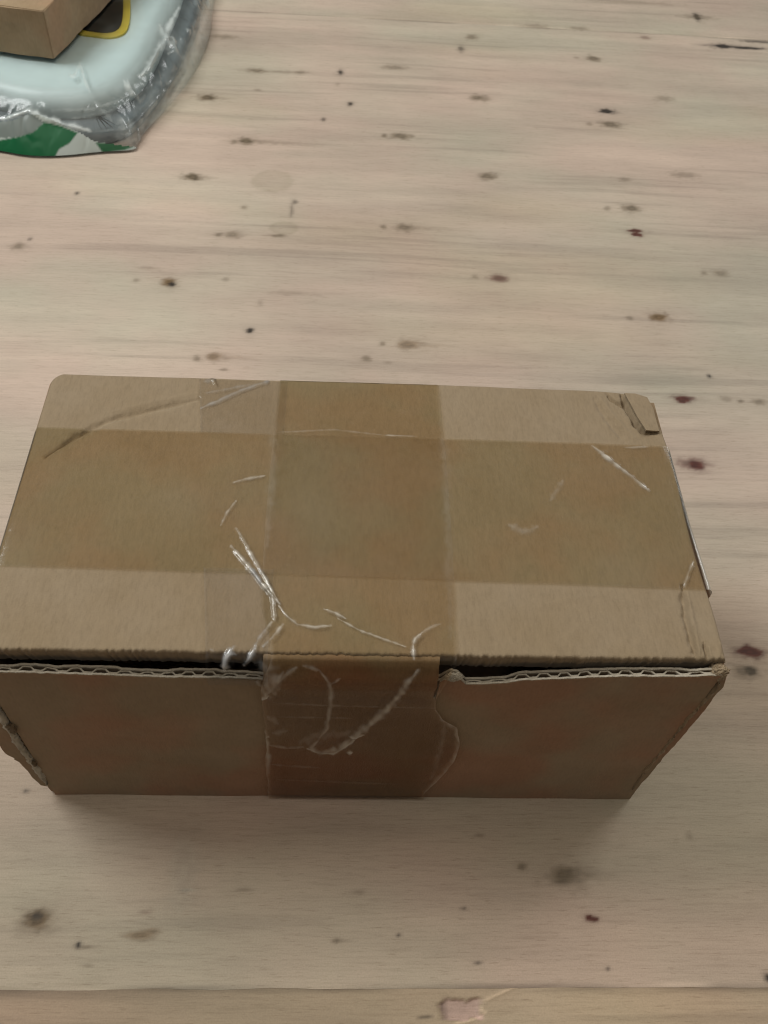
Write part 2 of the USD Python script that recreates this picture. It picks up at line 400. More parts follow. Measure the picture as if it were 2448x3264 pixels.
def table_panel(y0, y1, z, seed, parent, label):
    ys = ygrid(y0, y1)
    X, Y = np.meshgrid(XS, ys, indexing='ij')
    e0 = np.minimum(Y - y0, y1 - Y)
    Y = Y + 0.0011 * (fbm(X, Y * 0, 38, 1, 4, 15) - 0.5) * np.exp(-e0 / 0.004)
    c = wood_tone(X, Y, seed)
    c = apply_knots(X, Y, c)
    Z = np.full_like(X, z)
    e = np.minimum(Y - y0, y1 - Y)
    chew = 0.0006 + 0.0016 * np.clip(fbm(X, Y * 0, 60, 1, 4, seed + 11) - 0.45, 0, 1) * 4
    Z = Z - 0.0005 * np.exp(-(e / chew) ** 2) * np.clip(fbm(X, Y * 0, 14, 1, 3, seed + 14) * 5 - 2.2, 0.03, 1)
    jl = np.exp(-(e / 0.0016) ** 2) * np.clip(fbm(X, Y, 16, 50, 3, seed + 12) * 3 - 1.0, 0, 1)
    c = c * (1 - 0.42 * jl[..., None])
    pale = np.exp(-(((Y - y0) - 0.001) / 0.0009) ** 2) * np.clip(fbm(X, Y, 24, 20, 2, seed + 13) * 6 - 3.3, 0, 1)
    c = c * (1 + 0.32 * pale[..., None])
    if seed == 20:     # the chip where the face veneer is missing
        ed = 0.0034 * (fbm(X, Y, 500, 500, 3, 77) - 0.5)
        inx = np.minimum(X - CH0[0], CH1[0] - X) + ed
        iny = np.minimum(Y - CH1[1] - 0.12 * (X - CH0[0]) * 0.3, CH0[1] - Y) + ed
        d = np.minimum(inx, iny)
        m = np.clip(d / 0.0007 + 0.5, 0, 1)
        Z = Z - 0.0014 * m
        raw = np.array([0.47, 0.335, 0.275]) * (1 + 0.25 * (fbm(X, Y, 300, 300, 3, 5) - 0.5))[..., None]
        c = c * (1 - m[..., None]) + raw * m[..., None]
        side = np.clip(1.5 - (X - CH0[0]) / 0.0024, 0, 1) * m  # left side of the chip darkened: its shadow painted in
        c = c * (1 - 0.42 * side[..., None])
        # splintered pale lips round the chip, running to the upper right
        uv = proj(np.stack([X, Y, Z], -1).reshape(-1, 3)) / K
        for ln, w, s in (([(1040, 2196), (1012, 2206), (985, 2210)], 3.5, 0.5), ([(1050, 2160), (1080, 2147), (1120, 2128)], 4, 0.35), ([(1036, 2178), (1046, 2188)], 4, 0.5)):
            dd, tt = seg_dist(uv, ln)
            c *= (1 + s * np.exp(-(dd / w) ** 2).reshape(X.shape))[..., None]
            Z += (0.0005 * np.exp(-(dd / w) ** 2)).reshape(X.shape)
        dd, tt = seg_dist(uv, [(906, 2198), (930, 2196)])
        c *= (1 - 0.6 * np.exp(-(dd / 4) ** 2).reshape(X.shape))[..., None]
    nu, nv = X.shape
    top = np.stack([X, Y, Z], -1).reshape(-1, 3)
    f = grid_faces(nu, nv)
    # skirts and underside
    ring = np.r_[np.arange(nv) + 0, np.arange(1, nu) * nv + nv - 1, (nu - 1) * nv + np.arange(nv - 2, -1, -1), np.arange(nu - 2, 0, -1) * nv]
    rim, low = top[ring].copy(), top[ring].copy()
    low[:, 2] = -0.02
    t0, n0 = len(top), len(top) + len(ring)
    a, b = np.arange(len(ring)), np.roll(np.arange(len(ring)), -1)
    sk = np.vstack([np.c_[t0 + a, t0 + b, n0 + b], np.c_[t0 + a, n0 + b, n0 + a]])
    cen = n0 + len(ring)
    bot = np.c_[n0 + a, n0 + b, np.full(len(a), cen)]
    v = np.vstack([top, rim, low, [[X.mean(), Y.mean(), -0.02]]])
    col = np.vstack([c.reshape(-1, 3), c.reshape(-1, 3)[ring], c.reshape(-1, 3)[ring], [[0.5, 0.43, 0.33]]])
    return obj('veneer_panel', (v, np.vstack([f, sk, bot])), WOOD, parent, smooth=True, label=label, col=np.clip(col, 0.01, 0.9))


table = xform('wooden_table', 'pale wooden table top of wide knotty veneer panels under the boxes and the bag', 'table')
J0, J1 = -0.0815, 0.762
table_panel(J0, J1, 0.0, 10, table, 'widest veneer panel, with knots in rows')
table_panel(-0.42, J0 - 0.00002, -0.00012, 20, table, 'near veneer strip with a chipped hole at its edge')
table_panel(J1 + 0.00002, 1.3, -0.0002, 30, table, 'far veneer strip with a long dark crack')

# ------------------------------------------------------------------ the cardboard box
W, D, H = 0.26, 0.13415, 0.12297
YF = -0.0040                      # outer face of the front panel
box_p = xform('cardboard_box', 'large taped brown cardboard box with crushed corner and open front slit', 'cardboard box')

LID_LINES = [   # polyline, width, height (m), (whiteness unused on card)
    ([(98, 985), (150, 950), (232, 908), (330, 884), (430, 862)], 9, -0.0011, 0),
    ([(225, 893), (330, 868), (430, 848)], 9, 0.0007, 0),
    ([(1100, 895), (1200, 925), (1285, 966), (1340, 1003)], 9, 0.0007, 0),
    ([(1292, 850), (1330, 905), (1362, 940), (1385, 962)], 8, 0.0016, 0),
    ([(1284, 862), (1322, 922), (1352, 956)], 9, -0.0009, 0),
    ([(1310, 848), (1322, 862), (1352, 880)], 4, -0.0018, 0),
    ([(1343, 849), (1360, 890), (1380, 924), (1395, 933), (1420, 935)], 6.5, -0.0034, 0),
    ([(1474, 1265), (1480, 1330), (1493, 1385), (1507, 1430)], 8, -0.0016, 0),
    ([(1486, 1280), (1496, 1340), (1510, 1415), (1520, 1432)], 10, 0.0022, 0),
    ([(1528, 1395), (1541, 1432)], 5, 0.0016, 0),
    ([(1519, 1390), (1531, 1432)], 4, -0.0018, 0),
    ([(1556, 1385), (1552, 1430)], 5, 0.0014, 0),
    ([(1150, 1315), (1230, 1295), (1310, 1285)], 12, 0.0004, 0),
    ([(55, 1260), (40, 1390)], 12, 0.0003, 0), ([(110, 1270), (100, 1390)], 12, 0.00025, 0), ([(12, 1270), (0, 1390)], 10, 0.0003, 0),
    ([(455, 815), (466, 834)], 7, 0.0016, 0),
]


def lid_xlim(y):
    r = 0.007
    t = np.clip(y - (D - r), 0, r)
    left = -0.001 + r - np.sqrt(np.maximum(r * r - t * t, 0))
    right = W + 0.0005 + 0.0005 * np.sin(y * 90)
    dent = np.clip((y - 0.098) / 0.036, 0, 1)
    right = right - 0.0045 * dent ** 3
    return left, right


def lid_z(x, y, fine=True):
    p = np.stack([x, y, np.full_like(x, H)], -1).reshape(-1, 3)
    h, _ = marks(p, LID_LINES)
    z = h.reshape(x.shape)
    z = z + 0.0012 * (fbm(x, y, 14, 18, 2, 3) - 0.5)
    # the crushed far right corner sinks
    cx, cy = W, D
    g = np.clip(1 - np.hypot((x - cx) / 0.034, (y - cy) / 0.034), 0, 1)
    z = z - 0.0022 * g ** 1.4
    return z


nu, nv = 480, 250
U, V = np.meshgrid(np.linspace(0, 1, nu), np.linspace(0, 1, nv), indexing='ij')
rag = 0.0005 * (fbm(U[:, :1] * W, U[:, :1] * 0, 900, 1, 3, 17) - 0.5) * 2
Yl = 0.0002 + rag * (1 - V) + V * (D - 0.0002) + 0.0004 * (fbm(U * W, V * 0, 45, 1, 3, 18) - 0.5)
xl, xr = lid_xlim(Yl)
Xl = xl + U * (xr - xl)
Zl = H + lid_z(Xl, Yl)
edge = np.minimum(np.minimum(Xl - xl, xr - Xl), np.minimum(Yl - Yl[:, :1], Yl[:, -1:] - Yl))
rr = 0.0014
Zl = Zl - (rr - np.sqrt(np.maximum(rr ** 2 - np.clip(rr - edge, 0, rr) ** 2, 0)))
top = np.stack([Xl, Yl, Zl], -1).reshape(-1, 3)
ring = np.r_[np.arange(nv) + 0, np.arange(1, nu) * nv + nv - 1, (nu - 1) * nv + np.arange(nv - 2, -1, -1), np.arange(nu - 2, 0, -1) * nv][::-1]
low = top[ring].copy()
low[:, 2] = H - 0.0125
low[:, 1] += 0.0030 * (low[:, 1] < 0.0012)
n0 = len(top)
a, b = np.arange(len(ring)), np.roll(np.arange(len(ring)), -1)
sk = np.vstack([np.c_[ring[a], n0 + b, ring[b]], np.c_[ring[a], n0 + a, n0 + b]])
lid = obj('lid', (np.vstack([top, low]), np.vstack([grid_faces(nu, nv), sk])), CARD, box_p, smooth=50, label='creased top with a crushed far right corner')

# a layer of card torn loose at that corner
ft = np.array([(1349, 849, .0004), (1372, 850, .0006), (1398, 858, .0004), (1411, 882, .0002), (1418, 908, .0006), (1424, 931, .0012), (1408, 930, .0020), (1396, 929, .0022), (1378, 902, .0018), (1362, 872, .0012)])
ftv = np.array([at(x * K, y * K, 2, H + z) for x, y, z in ft])
ftm = ftv.mean(0)
fts = []
for q_ in (1.0, 0.66, 0.33):
    ring_q = ftm + (ftv - ftm) * q_
    ring_q[:, 2] += 0.0006 * (meshkit.noise(ring_q * 240, 4) - 0.5) * (q_ < 1)
    fts.append(ring_q)
ftop = np.vstack(fts + [ftm[None]])
nn_ = len(ft)
ff_ = []
for k_ in range(2):
    for i_ in range(nn_):
        j_ = (i_ + 1) % nn_
        ff_ += [(k_ * nn_ + i_, k_ * nn_ + j_, (k_ + 1) * nn_ + j_), (k_ * nn_ + i_, (k_ + 1) * nn_ + j_, (k_ + 1) * nn_ + i_)]
for i_ in range(nn_):
    ff_.append((2 * nn_ + i_, 2 * nn_ + (i_ + 1) % nn_, 3 * nn_))
ff_ = np.array(ff_)
oo_ = len(ftop)
sd_ = np.array([(i_, (i_ + 1) % nn_, (i_ + 1) % nn_ + oo_) for i_ in range(nn_)] + [(i_, (i_ + 1) % nn_ + oo_, i_ + oo_) for i_ in range(nn_)])
obj('torn_layer', (np.vstack([ftop, ftop - [0, 0, 0.0007]]), np.vstack([ff_, ff_[:, ::-1] + oo_, sd_])), CARD, box_p, smooth=50, label='layer of card torn loose at the crushed far right corner')

# front panel: two liners with a fluted sheet between, all cut off along a ragged top edge
TOPPX = np.array([(-140, 2112), (0, 2115), (190, 2120), (386, 2127), (500, 2131), (665, 2133), (800, 2135), (900, 2140), (1380, 2148), (1404, 2147), (1420, 2138), (1437, 2128),
                  (1459, 2135), (1483, 2156), (1553, 2155), (1613, 2149), (1657, 2142), (1750, 2139), (1912, 2132), (2050, 2130), (2177, 2128), (2250, 2127), (2330, 2126)], float)
TOPW = np.array([at(x, y, 1, -0.0005) for x, y in TOPPX])


def z_top(x):
    z = np.interp(x, TOPW[:, 0], TOPW[:, 2])
    z = z + 0.0009 * (fbm(x, x * 0, 420, 1, 3, 23) - 0.5) + 0.0008 * (fbm(x, x * 0, 60, 1, 2, 24) - 0.5)
    return z


XN = at(1389, 2200, 1, YF)[0]


def notch(x, depth):
    return np.where((x > XN - 0.0005) & (x < XN + 0.0007), depth, 0.0)


def sheet(yfun, thick, x0, x1, n, zfun, rows=14, z0=0.0, rim=None):
    """An upright card sheet along x: closed, centre line yfun(x, z), thickness thick."""
    x = np.linspace(x0, x1, n)
    t = np.linspace(0, 1, rows) ** 0.6
    Xg, T = np.meshgrid(x, t, indexing='ij')
    zt_ = zfun(x)[:, None]
    zb_ = zt_ - rim if rim else z0 + 0 * zt_
    Zg = zb_ + T * (zt_ - zb_)
    Yc = yfun(Xg, Zg)
    fr = np.stack([Xg, Yc - thick / 2, Zg], -1).reshape(-1, 3)
    bk = np.stack([Xg, Yc + thick / 2, Zg], -1).reshape(-1, 3)
    g = grid_faces(n, rows)
    o = n * rows
    ring = np.r_[np.arange(rows), np.arange(1, n) * rows + rows - 1, (n - 1) * rows + np.arange(rows - 2, -1, -1), np.arange(n - 2, 0, -1) * rows]
    nx = np.roll(ring, -1)
    side = np.vstack([np.c_[ring, nx, nx + o], np.c_[ring, nx + o, ring + o]])
    return np.vstack([fr, bk]), np.vstack([g, g[:, ::-1] + o, side])


def bow(x, z):
    return 0.0010 * np.sin(np.clip(z / 0.12, 0, 1) * np.pi) * 0 + 0.0005 * (meshkit.noise(np.stack([x * 40, z * 0, z * 40], -1), 8) - 0.5)


def pinch(x):
    """How far the panel's sheets are pressed together (0 open, 1 closed) along x."""
    return np.clip(0.85 * np.exp(-((x - at(1540, 2150, 1, 0)[0]) / 0.007) ** 2) + 0.6 * np.clip((fbm(x, x * 0, 55, 1, 2, 31) - 0.56) * 12, 0, 1), 0, 0.85)


TH = 0.0036
front = obj('front_panel', sheet(lambda x, z: YF + 0.0004 + bow(x, z), 0.0008, 0.0012, W - 0.0012, 900, lambda x: z_top(x) - 0.0002 - notch(x, 0.013)), CARD_FRONT, box_p, smooth=40,
            label='front panel of single corrugated card, taped down the middle')
inner_y = lambda x, z: YF + TH - 0.0003 - 0.0010 * pinch(x) + bow(x, z)
outer_y = lambda x, z: YF + 0.0004 + bow(x, z)
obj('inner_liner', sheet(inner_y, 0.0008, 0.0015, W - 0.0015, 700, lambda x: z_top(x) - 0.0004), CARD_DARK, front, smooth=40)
obj('cut_rim', sheet(inner_y, 0.0008, 0.0015, W - 0.0015, 900, lambda x: z_top(x) + 0.0004, 3, rim=0.0008), CARD_TORN, front, smooth=40)
obj('cut_rim', sheet(lambda x, z: outer_y(x, z) + 0.0001, 0.0007, 0.0012, W - 0.0012, 900, lambda x: z_top(x) + 0.0003 - notch(x, 0.013), 3, rim=0.0005), CARD_TORN, front, smooth=40)
PER = 0.00775
flute_y = lambda x, z: YF + 0.0014 + (TH - 0.0021 - 0.0010 * pinch(x)) * (0.5 + 0.5 * np.clip(1.7 * np.sin(2 * np.pi * (x + 0.0012 * np.sin(x * 90)) / PER), -1, 1)) + bow(x, z)
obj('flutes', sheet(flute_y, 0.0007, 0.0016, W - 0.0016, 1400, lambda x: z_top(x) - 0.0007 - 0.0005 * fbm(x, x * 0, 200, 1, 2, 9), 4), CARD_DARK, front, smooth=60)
obj('cut_rim', sheet(flute_y, 0.0007, 0.0016, W - 0.0016, 1400, lambda x: z_top(x) - 0.0001 - 0.0005 * fbm(x, x * 0, 200, 1, 2, 9), 3, rim=0.0006), CARD_TORN, front, smooth=60)

# fuzzy pale rim of the cut liner: a thin torn lip along the outer edge


def ribbon(px, plane_y, w0, mat, name, parent, lift=0.0006, seed=0, n=160, label=None, holes=False):
    """A torn strip of card fibre along a line in the photograph, lying on the front plane."""
    px = np.array(px, float)
    cum = np.r_[0, np.cumsum(np.linalg.norm(np.diff(px, axis=0), axis=1))]
    s = np.linspace(0, cum[-1], n)
    c = np.array([at(np.interp(q, cum, px[:, 0]), np.interp(q, cum, px[:, 1]), 1, plane_y) for q in s])
    t = np.gradient(c, axis=0)
    t /= np.linalg.norm(t, axis=1, keepdims=True)
    nr = np.stack([-t[:, 2], np.zeros(n), t[:, 0]], 1)
    q = np.linspace(0, 1, n)
    r = np.random.default_rng(seed)
    wob = lambda f, k: meshkit.noise(np.stack([q * f, np.zeros(n) + k, np.zeros(n)], -1), seed + k) - 0.5
    m = 7
    rows = []
    for k in range(m):
        u = k / (m - 1) * 2 - 1
        w = w0 * (0.55 + 0.9 * (wob(26, k // 3) + 0.5)) * np.clip(np.minimum(q, 1 - q) * 9, 0.1, 1)
        bump = lift * (1 - u * u) * (0.5 + 1.4 * (wob(40, 5 + k) + 0.5)) + 0.00025 * wob(110, 11 + k)
        rows.append(c + nr * (u * w / 2 + 0.3 * w0 * wob(60, k))[:, None] + np.array([0, -1.0, 0]) * bump[:, None])
    v = np.stack(rows, 1).reshape(-1, 3)
    f = grid_faces(n, m)
    back = v + [0, 0.0012, 0]
    o = len(v)
    ring = np.r_[np.arange(m), np.arange(1, n) * m + m - 1, (n - 1) * m + np.arange(m - 2, -1, -1), np.arange(n - 2, 0, -1) * m]
    nx = np.roll(ring, -1)
    side = np.vstack([np.c_[ring, nx, nx + o], np.c_[ring, nx + o, ring + o]])
    return obj(name, (np.vstack([v, back]), np.vstack([f, f[:, ::-1] + o, side])), mat, parent, smooth=60, label=label)


ribbon([(-6, 2262), (14, 2300), (40, 2342), (62, 2380), (88, 2412), (110, 2440), (132, 2474), (150, 2500)], YF - 0.0004, 0.0026, CARD_TORN, 'torn_edge', box_p, seed=3, label='pale torn fibres along the near left corner')
ribbon([(2292, 2176), (2262, 2212), (2226, 2250), (2196, 2284), (2160, 2328), (2120, 2378), (2080, 2426), (2045, 2470), (2014, 2512)], YF + 0.0004, 0.0019, CARD, 'torn_edge', box_p, seed=9, lift=0.0008, n=240, label='torn corrugated edge down the near right corner')
# dark strips painted for the shade in flute ends at the torn corner
for pts, w in (([(28, 2315), (46, 2340)], 0.0024), ([(104, 2432), (112, 2444)], 0.0012)):
    ribbon(pts, YF - 0.0016, w, CARD_DARK, 'flute_shade', box_p, lift=0.0001, seed=int(pts[0][0]), n=20)

# sides, back, base: card slabs; the sides' ends show beside the front panel


def side_panel(name, px, sign, label):
    """Side panel whose near end bulges beyond the front panel: outline given by photograph pixels, from top to bottom."""
    px = np.array(px, float)
    w = np.array([at(x, y, 1, YF + 0.002) for x, y in px])
    z = np.linspace(0.0005, H - 0.003, 90)
    o = np.argsort(w[:, 2])
    outer = np.interp(z, w[o, 2], w[o, 0]) + 0.0005 * (meshkit.noise(np.stack([z * 300, z * 0, z * 0], -1), 4) - 0.5)
    inner = np.full_like(z, 0.0008 if sign < 0 else W - 0.0008)
    ys = np.array([YF + 0.0012, 0.004, 0.03, D - 0.004])
    relax = np.array([1.0, 0.9, 0.35, 0.15])
    flat = -0.0015 if sign < 0 else W + 0.0012
    vs, fs = [], []
    nz, ny = len(z), len(ys)
    for yy, k in zip(ys, relax):
        vs.append(np.stack([flat + (outer - flat) * k, np.full(nz, yy), z], 1))
    out = np.stack(vs, 0).reshape(-1, 3)
    inn = np.stack([np.stack([inner + 0 * z, np.full(nz, yy), z], 1) for yy in ys], 0).reshape(-1, 3)
    g = grid_faces(ny, nz)
    oo = len(out)
    ring = np.r_[np.arange(nz), np.arange(1, ny) * nz + nz - 1, (ny - 1) * nz + np.arange(nz - 2, -1, -1), np.arange(ny - 2, 0, -1) * nz]
    nx = np.roll(ring, -1)
    sd = np.vstack([np.c_[ring, nx, nx + oo], np.c_[ring, nx + oo, ring + oo]])
    return obj(name, (np.vstack([out, inn]), np.vstack([g, g[:, ::-1] + oo, sd])), CARD_FRONT, box_p, smooth=35, label=label)


side_panel('side_panel', [(-110, 2110), (-60, 2190), (-30, 2262), (-12, 2330), (2, 2372), (22, 2400), (42, 2412), (52, 2412), (64, 2424), (88, 2452), (112, 2480), (133, 2499), (152, 2500), (172, 2522)], -1, 'bulging left side panel with a torn near end')
side_panel('side_panel', [(2318, 2110), (2306, 2182), (2288, 2200), (2262, 2232), (2240, 2262), (2206, 2302), (2172, 2344), (2120, 2402), (2080, 2452), (2044, 2492), (2020, 2520), (2008, 2530)], 1, 'right side panel seen at its near end')
obj('back_panel', box(0.004, W - 0.004, D - 0.0035, D - 0.0008, 0.0, H - 0.003), CARD_FRONT, box_p)
obj('base', box(0.001, W - 0.001, 0.0, D - 0.004, 0.0, 0.003), CARD_FRONT, box_p)

# a torn blister of liner at the slit, and the crumpled near right corner


def crumple(name, c, r, amp, seed, mat, squash=(1, 1, 1), label=None):
    s = trimesh.creation.icosphere(5, 1.0)
    v = s.vertices
    k = 1 + amp * (2 * np.abs(meshkit.fbm(v * 2.6 + seed, 3, seed) - 0.5) * 2 - 0.5)
    v = v * k[:, None] * np.array(squash) * r + c
    return obj(name, (v, s.faces), mat, box_p, smooth=True, label=label)


crumple('crumpled_corner', np.array([W - 0.0012, -0.0014, H - 0.0052]), 0.0032, 0.22, 5, CARD, (1.1, 0.9, 1.25), 'crumpled near right corner of the lid')
crumple('torn_blister', at(1448, 2152, 1, YF + 0.0006) + np.array([0, 0, -0.0014]), 0.0027, 0.30, 8, CARD_TORN, (1.2, 0.45, 0.85), 'pale torn blister beside the slit')

# ------------------------------------------------------------------ tape
T_LINES = [  # whiteness is milky creasing plus painted window glints
    ([(498, 1180), (520, 1205), (548, 1240), (583, 1285), (604, 1306)], 7, 0.0026, 0.95),
    ([(510, 1142), (530, 1175), (552, 1215), (577, 1258), (600, 1300)], 5, 0.0016, 0.7),
    ([(588, 1284), (590, 1310), (593, 1342)], 7, 0.0024, 0.9),
    ([(602, 1310), (622, 1335), (642, 1351), (680, 1357), (716, 1353)], 4.2, 0.0010, 0.6),
    ([(588, 1345), (565, 1372), (552, 1395), (545, 1404)], 5, 0.0014, 0.5),
    ([(612, 1350), (588, 1380), (568, 1398)], 5, 0.0014, 0.6),
    ([(700, 1318), (722, 1326), (746, 1338)], 4.5, 0.0016, 0.7),
    ([(730, 1338), (775, 1363), (830, 1383), (876, 1399)], 3.2, 0.0009, 0.5),
    ([(912, 1368), (897, 1382), (891, 1398), (894, 1424)], 5.5, 0.0020, 0.85),
    ([(905, 1372), (930, 1357), (950, 1350)], 4, 0.0005, 0.25),
    ([(478, 1135), (490, 1108), (510, 1083)], 4, 0.0008, 0.5),
    ([(505, 1043), (530, 1036), (572, 1029)], 4, 0.0007, 0.45),
    ([(1278, 964), (1305, 984), (1330, 1005), (1365, 1032), (1402, 1062)], 5, 0.0020, 0.7), ([(1298, 980), (1312, 991), (1326, 1002)], 6, 0.0012, 0.9),
    ([(1100, 1135), (1130, 1150), (1160, 1140)], 10, 0.0003, 0.18), ([(1190, 1080), (1215, 1040)], 9, 0.0003, 0.14),
    ([(588, 860), (590, 1000), (577, 1180)], 14, 0.0, 0.07), ([(952, 850), (962, 1000), (970, 1200), (973, 1380)], 14, 0.0, 0.06),
    ([(600, 936), (720, 930), (830, 942)], 2.5, 0.0002, 0.16), ([(830, 942), (900, 945)], 2, 0.0003, 0.4),
    ([(1345, 968), (1400, 966)], 3, 0.0004, 0.35), ([(1478, 1268), (1486, 1240), (1496, 1215)], 6, 0.0012, 0.3),
    ([(1128, 1265), (1300, 1275), (1475, 1278)], 2.2, 0.0004, 0.3),
]
A_LINES = [  # the whitest lines paint glints on the loose tape
    ([(434, 883), (470, 868), (520, 845), (600, 818)], 5, 0.0014, 0.45), ([(445, 850), (490, 842), (540, 832)], 4, 0.0009, 0.25), ([(440, 826), (470, 820)], 6, 0.0012, 0.25),
    ([(505, 1398), (488, 1424), (485, 1446)], 12, 0.0030, 1.0), ([(515, 1412), (498, 1418), (488, 1440)], 4, 0.0016, 0.35), ([(553, 1398), (540, 1420), (528, 1435)], 8, 0.0026, 0.95), ([(455, 1404), (462, 1406)], 4, 0.001, 0.5),
]
F_LINES = [
    ([(692, 1448), (712, 1472), (716, 1500), (710, 1540), (707, 1570), (690, 1590)], 6, 0.0009, 0.5), ([(716, 1474), (735, 1463)], 4, 0.0006, 0.4),
    ([(690, 1592), (672, 1612), (690, 1622), (730, 1614), (758, 1592), (790, 1568)], 6, 0.0010, 0.5), ([(664, 1614), (690, 1620), (720, 1624), (758, 1600), (772, 1585)], 4.5, 0.0012, 0.8),
    ([(760, 1592), (800, 1562), (836, 1530), (868, 1490), (902, 1446)], 8.5, 0.0011, 0.62), ([(755, 1588), (785, 1584)], 4, 0.0016, 0.8), ([(752, 1623), (760, 1622)], 5, 0.0012, 0.8),
    ([(560, 1430), (590, 1465), (575, 1500)], 22, 0.0012, 0.36), ([(612, 1450), (575, 1495), (555, 1470)], 10, 0.0012, 0.4), ([(640, 1440), (600, 1468)], 7, 0.0008, 0.4), ([(655, 1436), (690, 1446)], 5, 0.0006, 0.35),
    ([(564, 1506), (580, 1497)], 4, 0.0018, 0.8), ([(450, 1553), (490, 1540), (540, 1515), (566, 1503)], 4, 0.0009, 0.5),
    ([(558, 1540), (566, 1575), (576, 1600), (580, 1640), (574, 1680), (577, 1708)], 7, 0.0010, 0.55), ([(540, 1600), (565, 1590), (580, 1588)], 6, 0.0008, 0.5), ([(580, 1606), (620, 1612), (655, 1610)], 3.5, 0.0006, 0.3),
    ([(600, 1560), (580, 1545)], 8, 0.0006, 0.25), ([(620, 1575), (590, 1580)], 7, 0.0005, 0.22),
    ([(944, 1532), (955, 1550), (985, 1566), (992, 1600), (982, 1640), (955, 1672), (918, 1708)], 7, 0.0009, 0.42), ([(960, 1560), (950, 1620), (930, 1680)], 9, 0.0005, 0.14),
    ([(590, 1514), (700, 1520), (940, 1526)], 2.5, 0.0003, 0.18), ([(600, 1545), (760, 1548)], 2.5, 0.0002, 0.14), ([(585, 1648), (690, 1655)], 3, 0.0003, 0.14), ([(600, 1680), (860, 1690)], 3, 0.0003, 0.08),
    ([(275, 1609), (340, 1613), (420, 1626), (540, 1630)], 3.5, 0.0004, 0.35), ([(485, 1660), (548, 1660)], 3.5, 0.0004, 0.35), ([(236, 1632), (243, 1646)], 4, 0.0005, 0.4), ([(292, 1632), (302, 1640)], 5, 0.0006, 0.4),
    ([(1184, 1565), (1170, 1620)], 7, 0.0004, 0.16), ([(650, 1600), (700, 1585), (750, 1580)], 16, 0.0002, 0.16),
]


def path_surface(path, side0, side1, du, ns, normals):
    """A strip along a path (k, 2) resampled at du; returns arrays of path positions and normals."""
    path = np.array(path, float)
    cum = np.r_[0, np.cumsum(np.linalg.norm(np.diff(path, axis=0), axis=1))]
    s = np.arange(0, cum[-1], du)
    p = np.stack([np.interp(s, cum, path[:, k]) for k in range(2)], 1)
    for _ in range(4):
        p[1:-1] = 0.25 * p[:-2] + 0.5 * p[1:-1] + 0.25 * p[2:]
    t = np.gradient(p, axis=0)
    t /= np.linalg.norm(t, axis=1, keepdims=True)
    return s, p, np.stack([t[:, 1], -t[:, 0]], 1) * normals


def lid_height_at(x, y):
    return lid_z(np.clip(x, 0.0, W), np.clip(y, 0.001, D - 0.001))


def wet_of(x, y, z):
    """How far the tape wets the card below it: not again where it lies on the cross tape."""
    over = np.clip((y - np.interp(x, [0, W], [0.0338, 0.0297])) / 0.0008, 0, 1) * np.clip((np.interp(x, [0, W], [0.1020, 0.1011]) - y) / 0.0008, 0, 1)
    return 1 - 0.5 * over


def strip_along_y(name, xl_of, path, du, dx, lines, mat, lift, seed, label=None, white0=None, crinkle=0.00006):
    """Tape running from back to front: path in (y, z); xl_of(s) gives the two edges."""
    s, p, nrm = path_surface(path, 0, 0, du, 0, 1.0)
    x0, x1 = xl_of(p[:, 0], p[:, 1])
    nx = int(np.max(x1 - x0) / dx) + 2
    u = np.linspace(0, 1, nx)
    X = x0[:, None] + u[None, :] * (x1 - x0)[:, None]
    Yy, Zz = np.repeat(p[:, :1], nx, 1), np.repeat(p[:, 1:], nx, 1)
    onlid = np.clip((Yy - 0.0015) / 0.003, 0, 1)
    Zz = Zz + onlid * lid_height_at(X, Yy)
    pts = np.stack([X, Yy, Zz], -1).reshape(-1, 3)
    h, w = marks(pts, lines)
    S = np.repeat(s[:, None], nx, 1)
    cr = crinkle * (np.abs(fbm(X, S, 90, 70, 3, seed) - 0.5) * 4)
    e = np.minimum(u, 1 - u)[None, :] * (x1 - x0)[:, None]
    disp = lift + h.reshape(X.shape) + cr
    N = np.stack([np.zeros_like(X), np.repeat(nrm[:, :1], nx, 1), np.repeat(nrm[:, 1:], nx, 1)], -1)
    V = np.stack([X, Yy, Zz], -1) + N * disp[..., None]
    edge_w = 0.05 * np.exp(-(e / 0.0007) ** 2)
    patch = 0.025 * np.clip(fbm(X, S, 30, 30, 3, seed + 2) * 4 - 2.1, 0, 1)
    wt = np.maximum(w.reshape(X.shape), edge_w) + patch
    if white0 is not None:
        wt = np.maximum(wt, white0(X, Yy, Zz))
    return obj(name, (V.reshape(-1, 3), facing(V, grid_faces(len(s), nx), N)), mat, box_p, smooth=True, label=label, attr=np.clip(wt, 0, 1).ravel(), wet=wet_of(X, Yy, Zz).ravel(), front=(np.clip((-0.001 - Yy) / 0.004, 0, 1) * (mat is TAPE)).ravel())


Pw = lambda x, y, ax, v: at(x * K, y * K, ax, v)
YT = YF - 0.0010                  # where the tape lies on the front
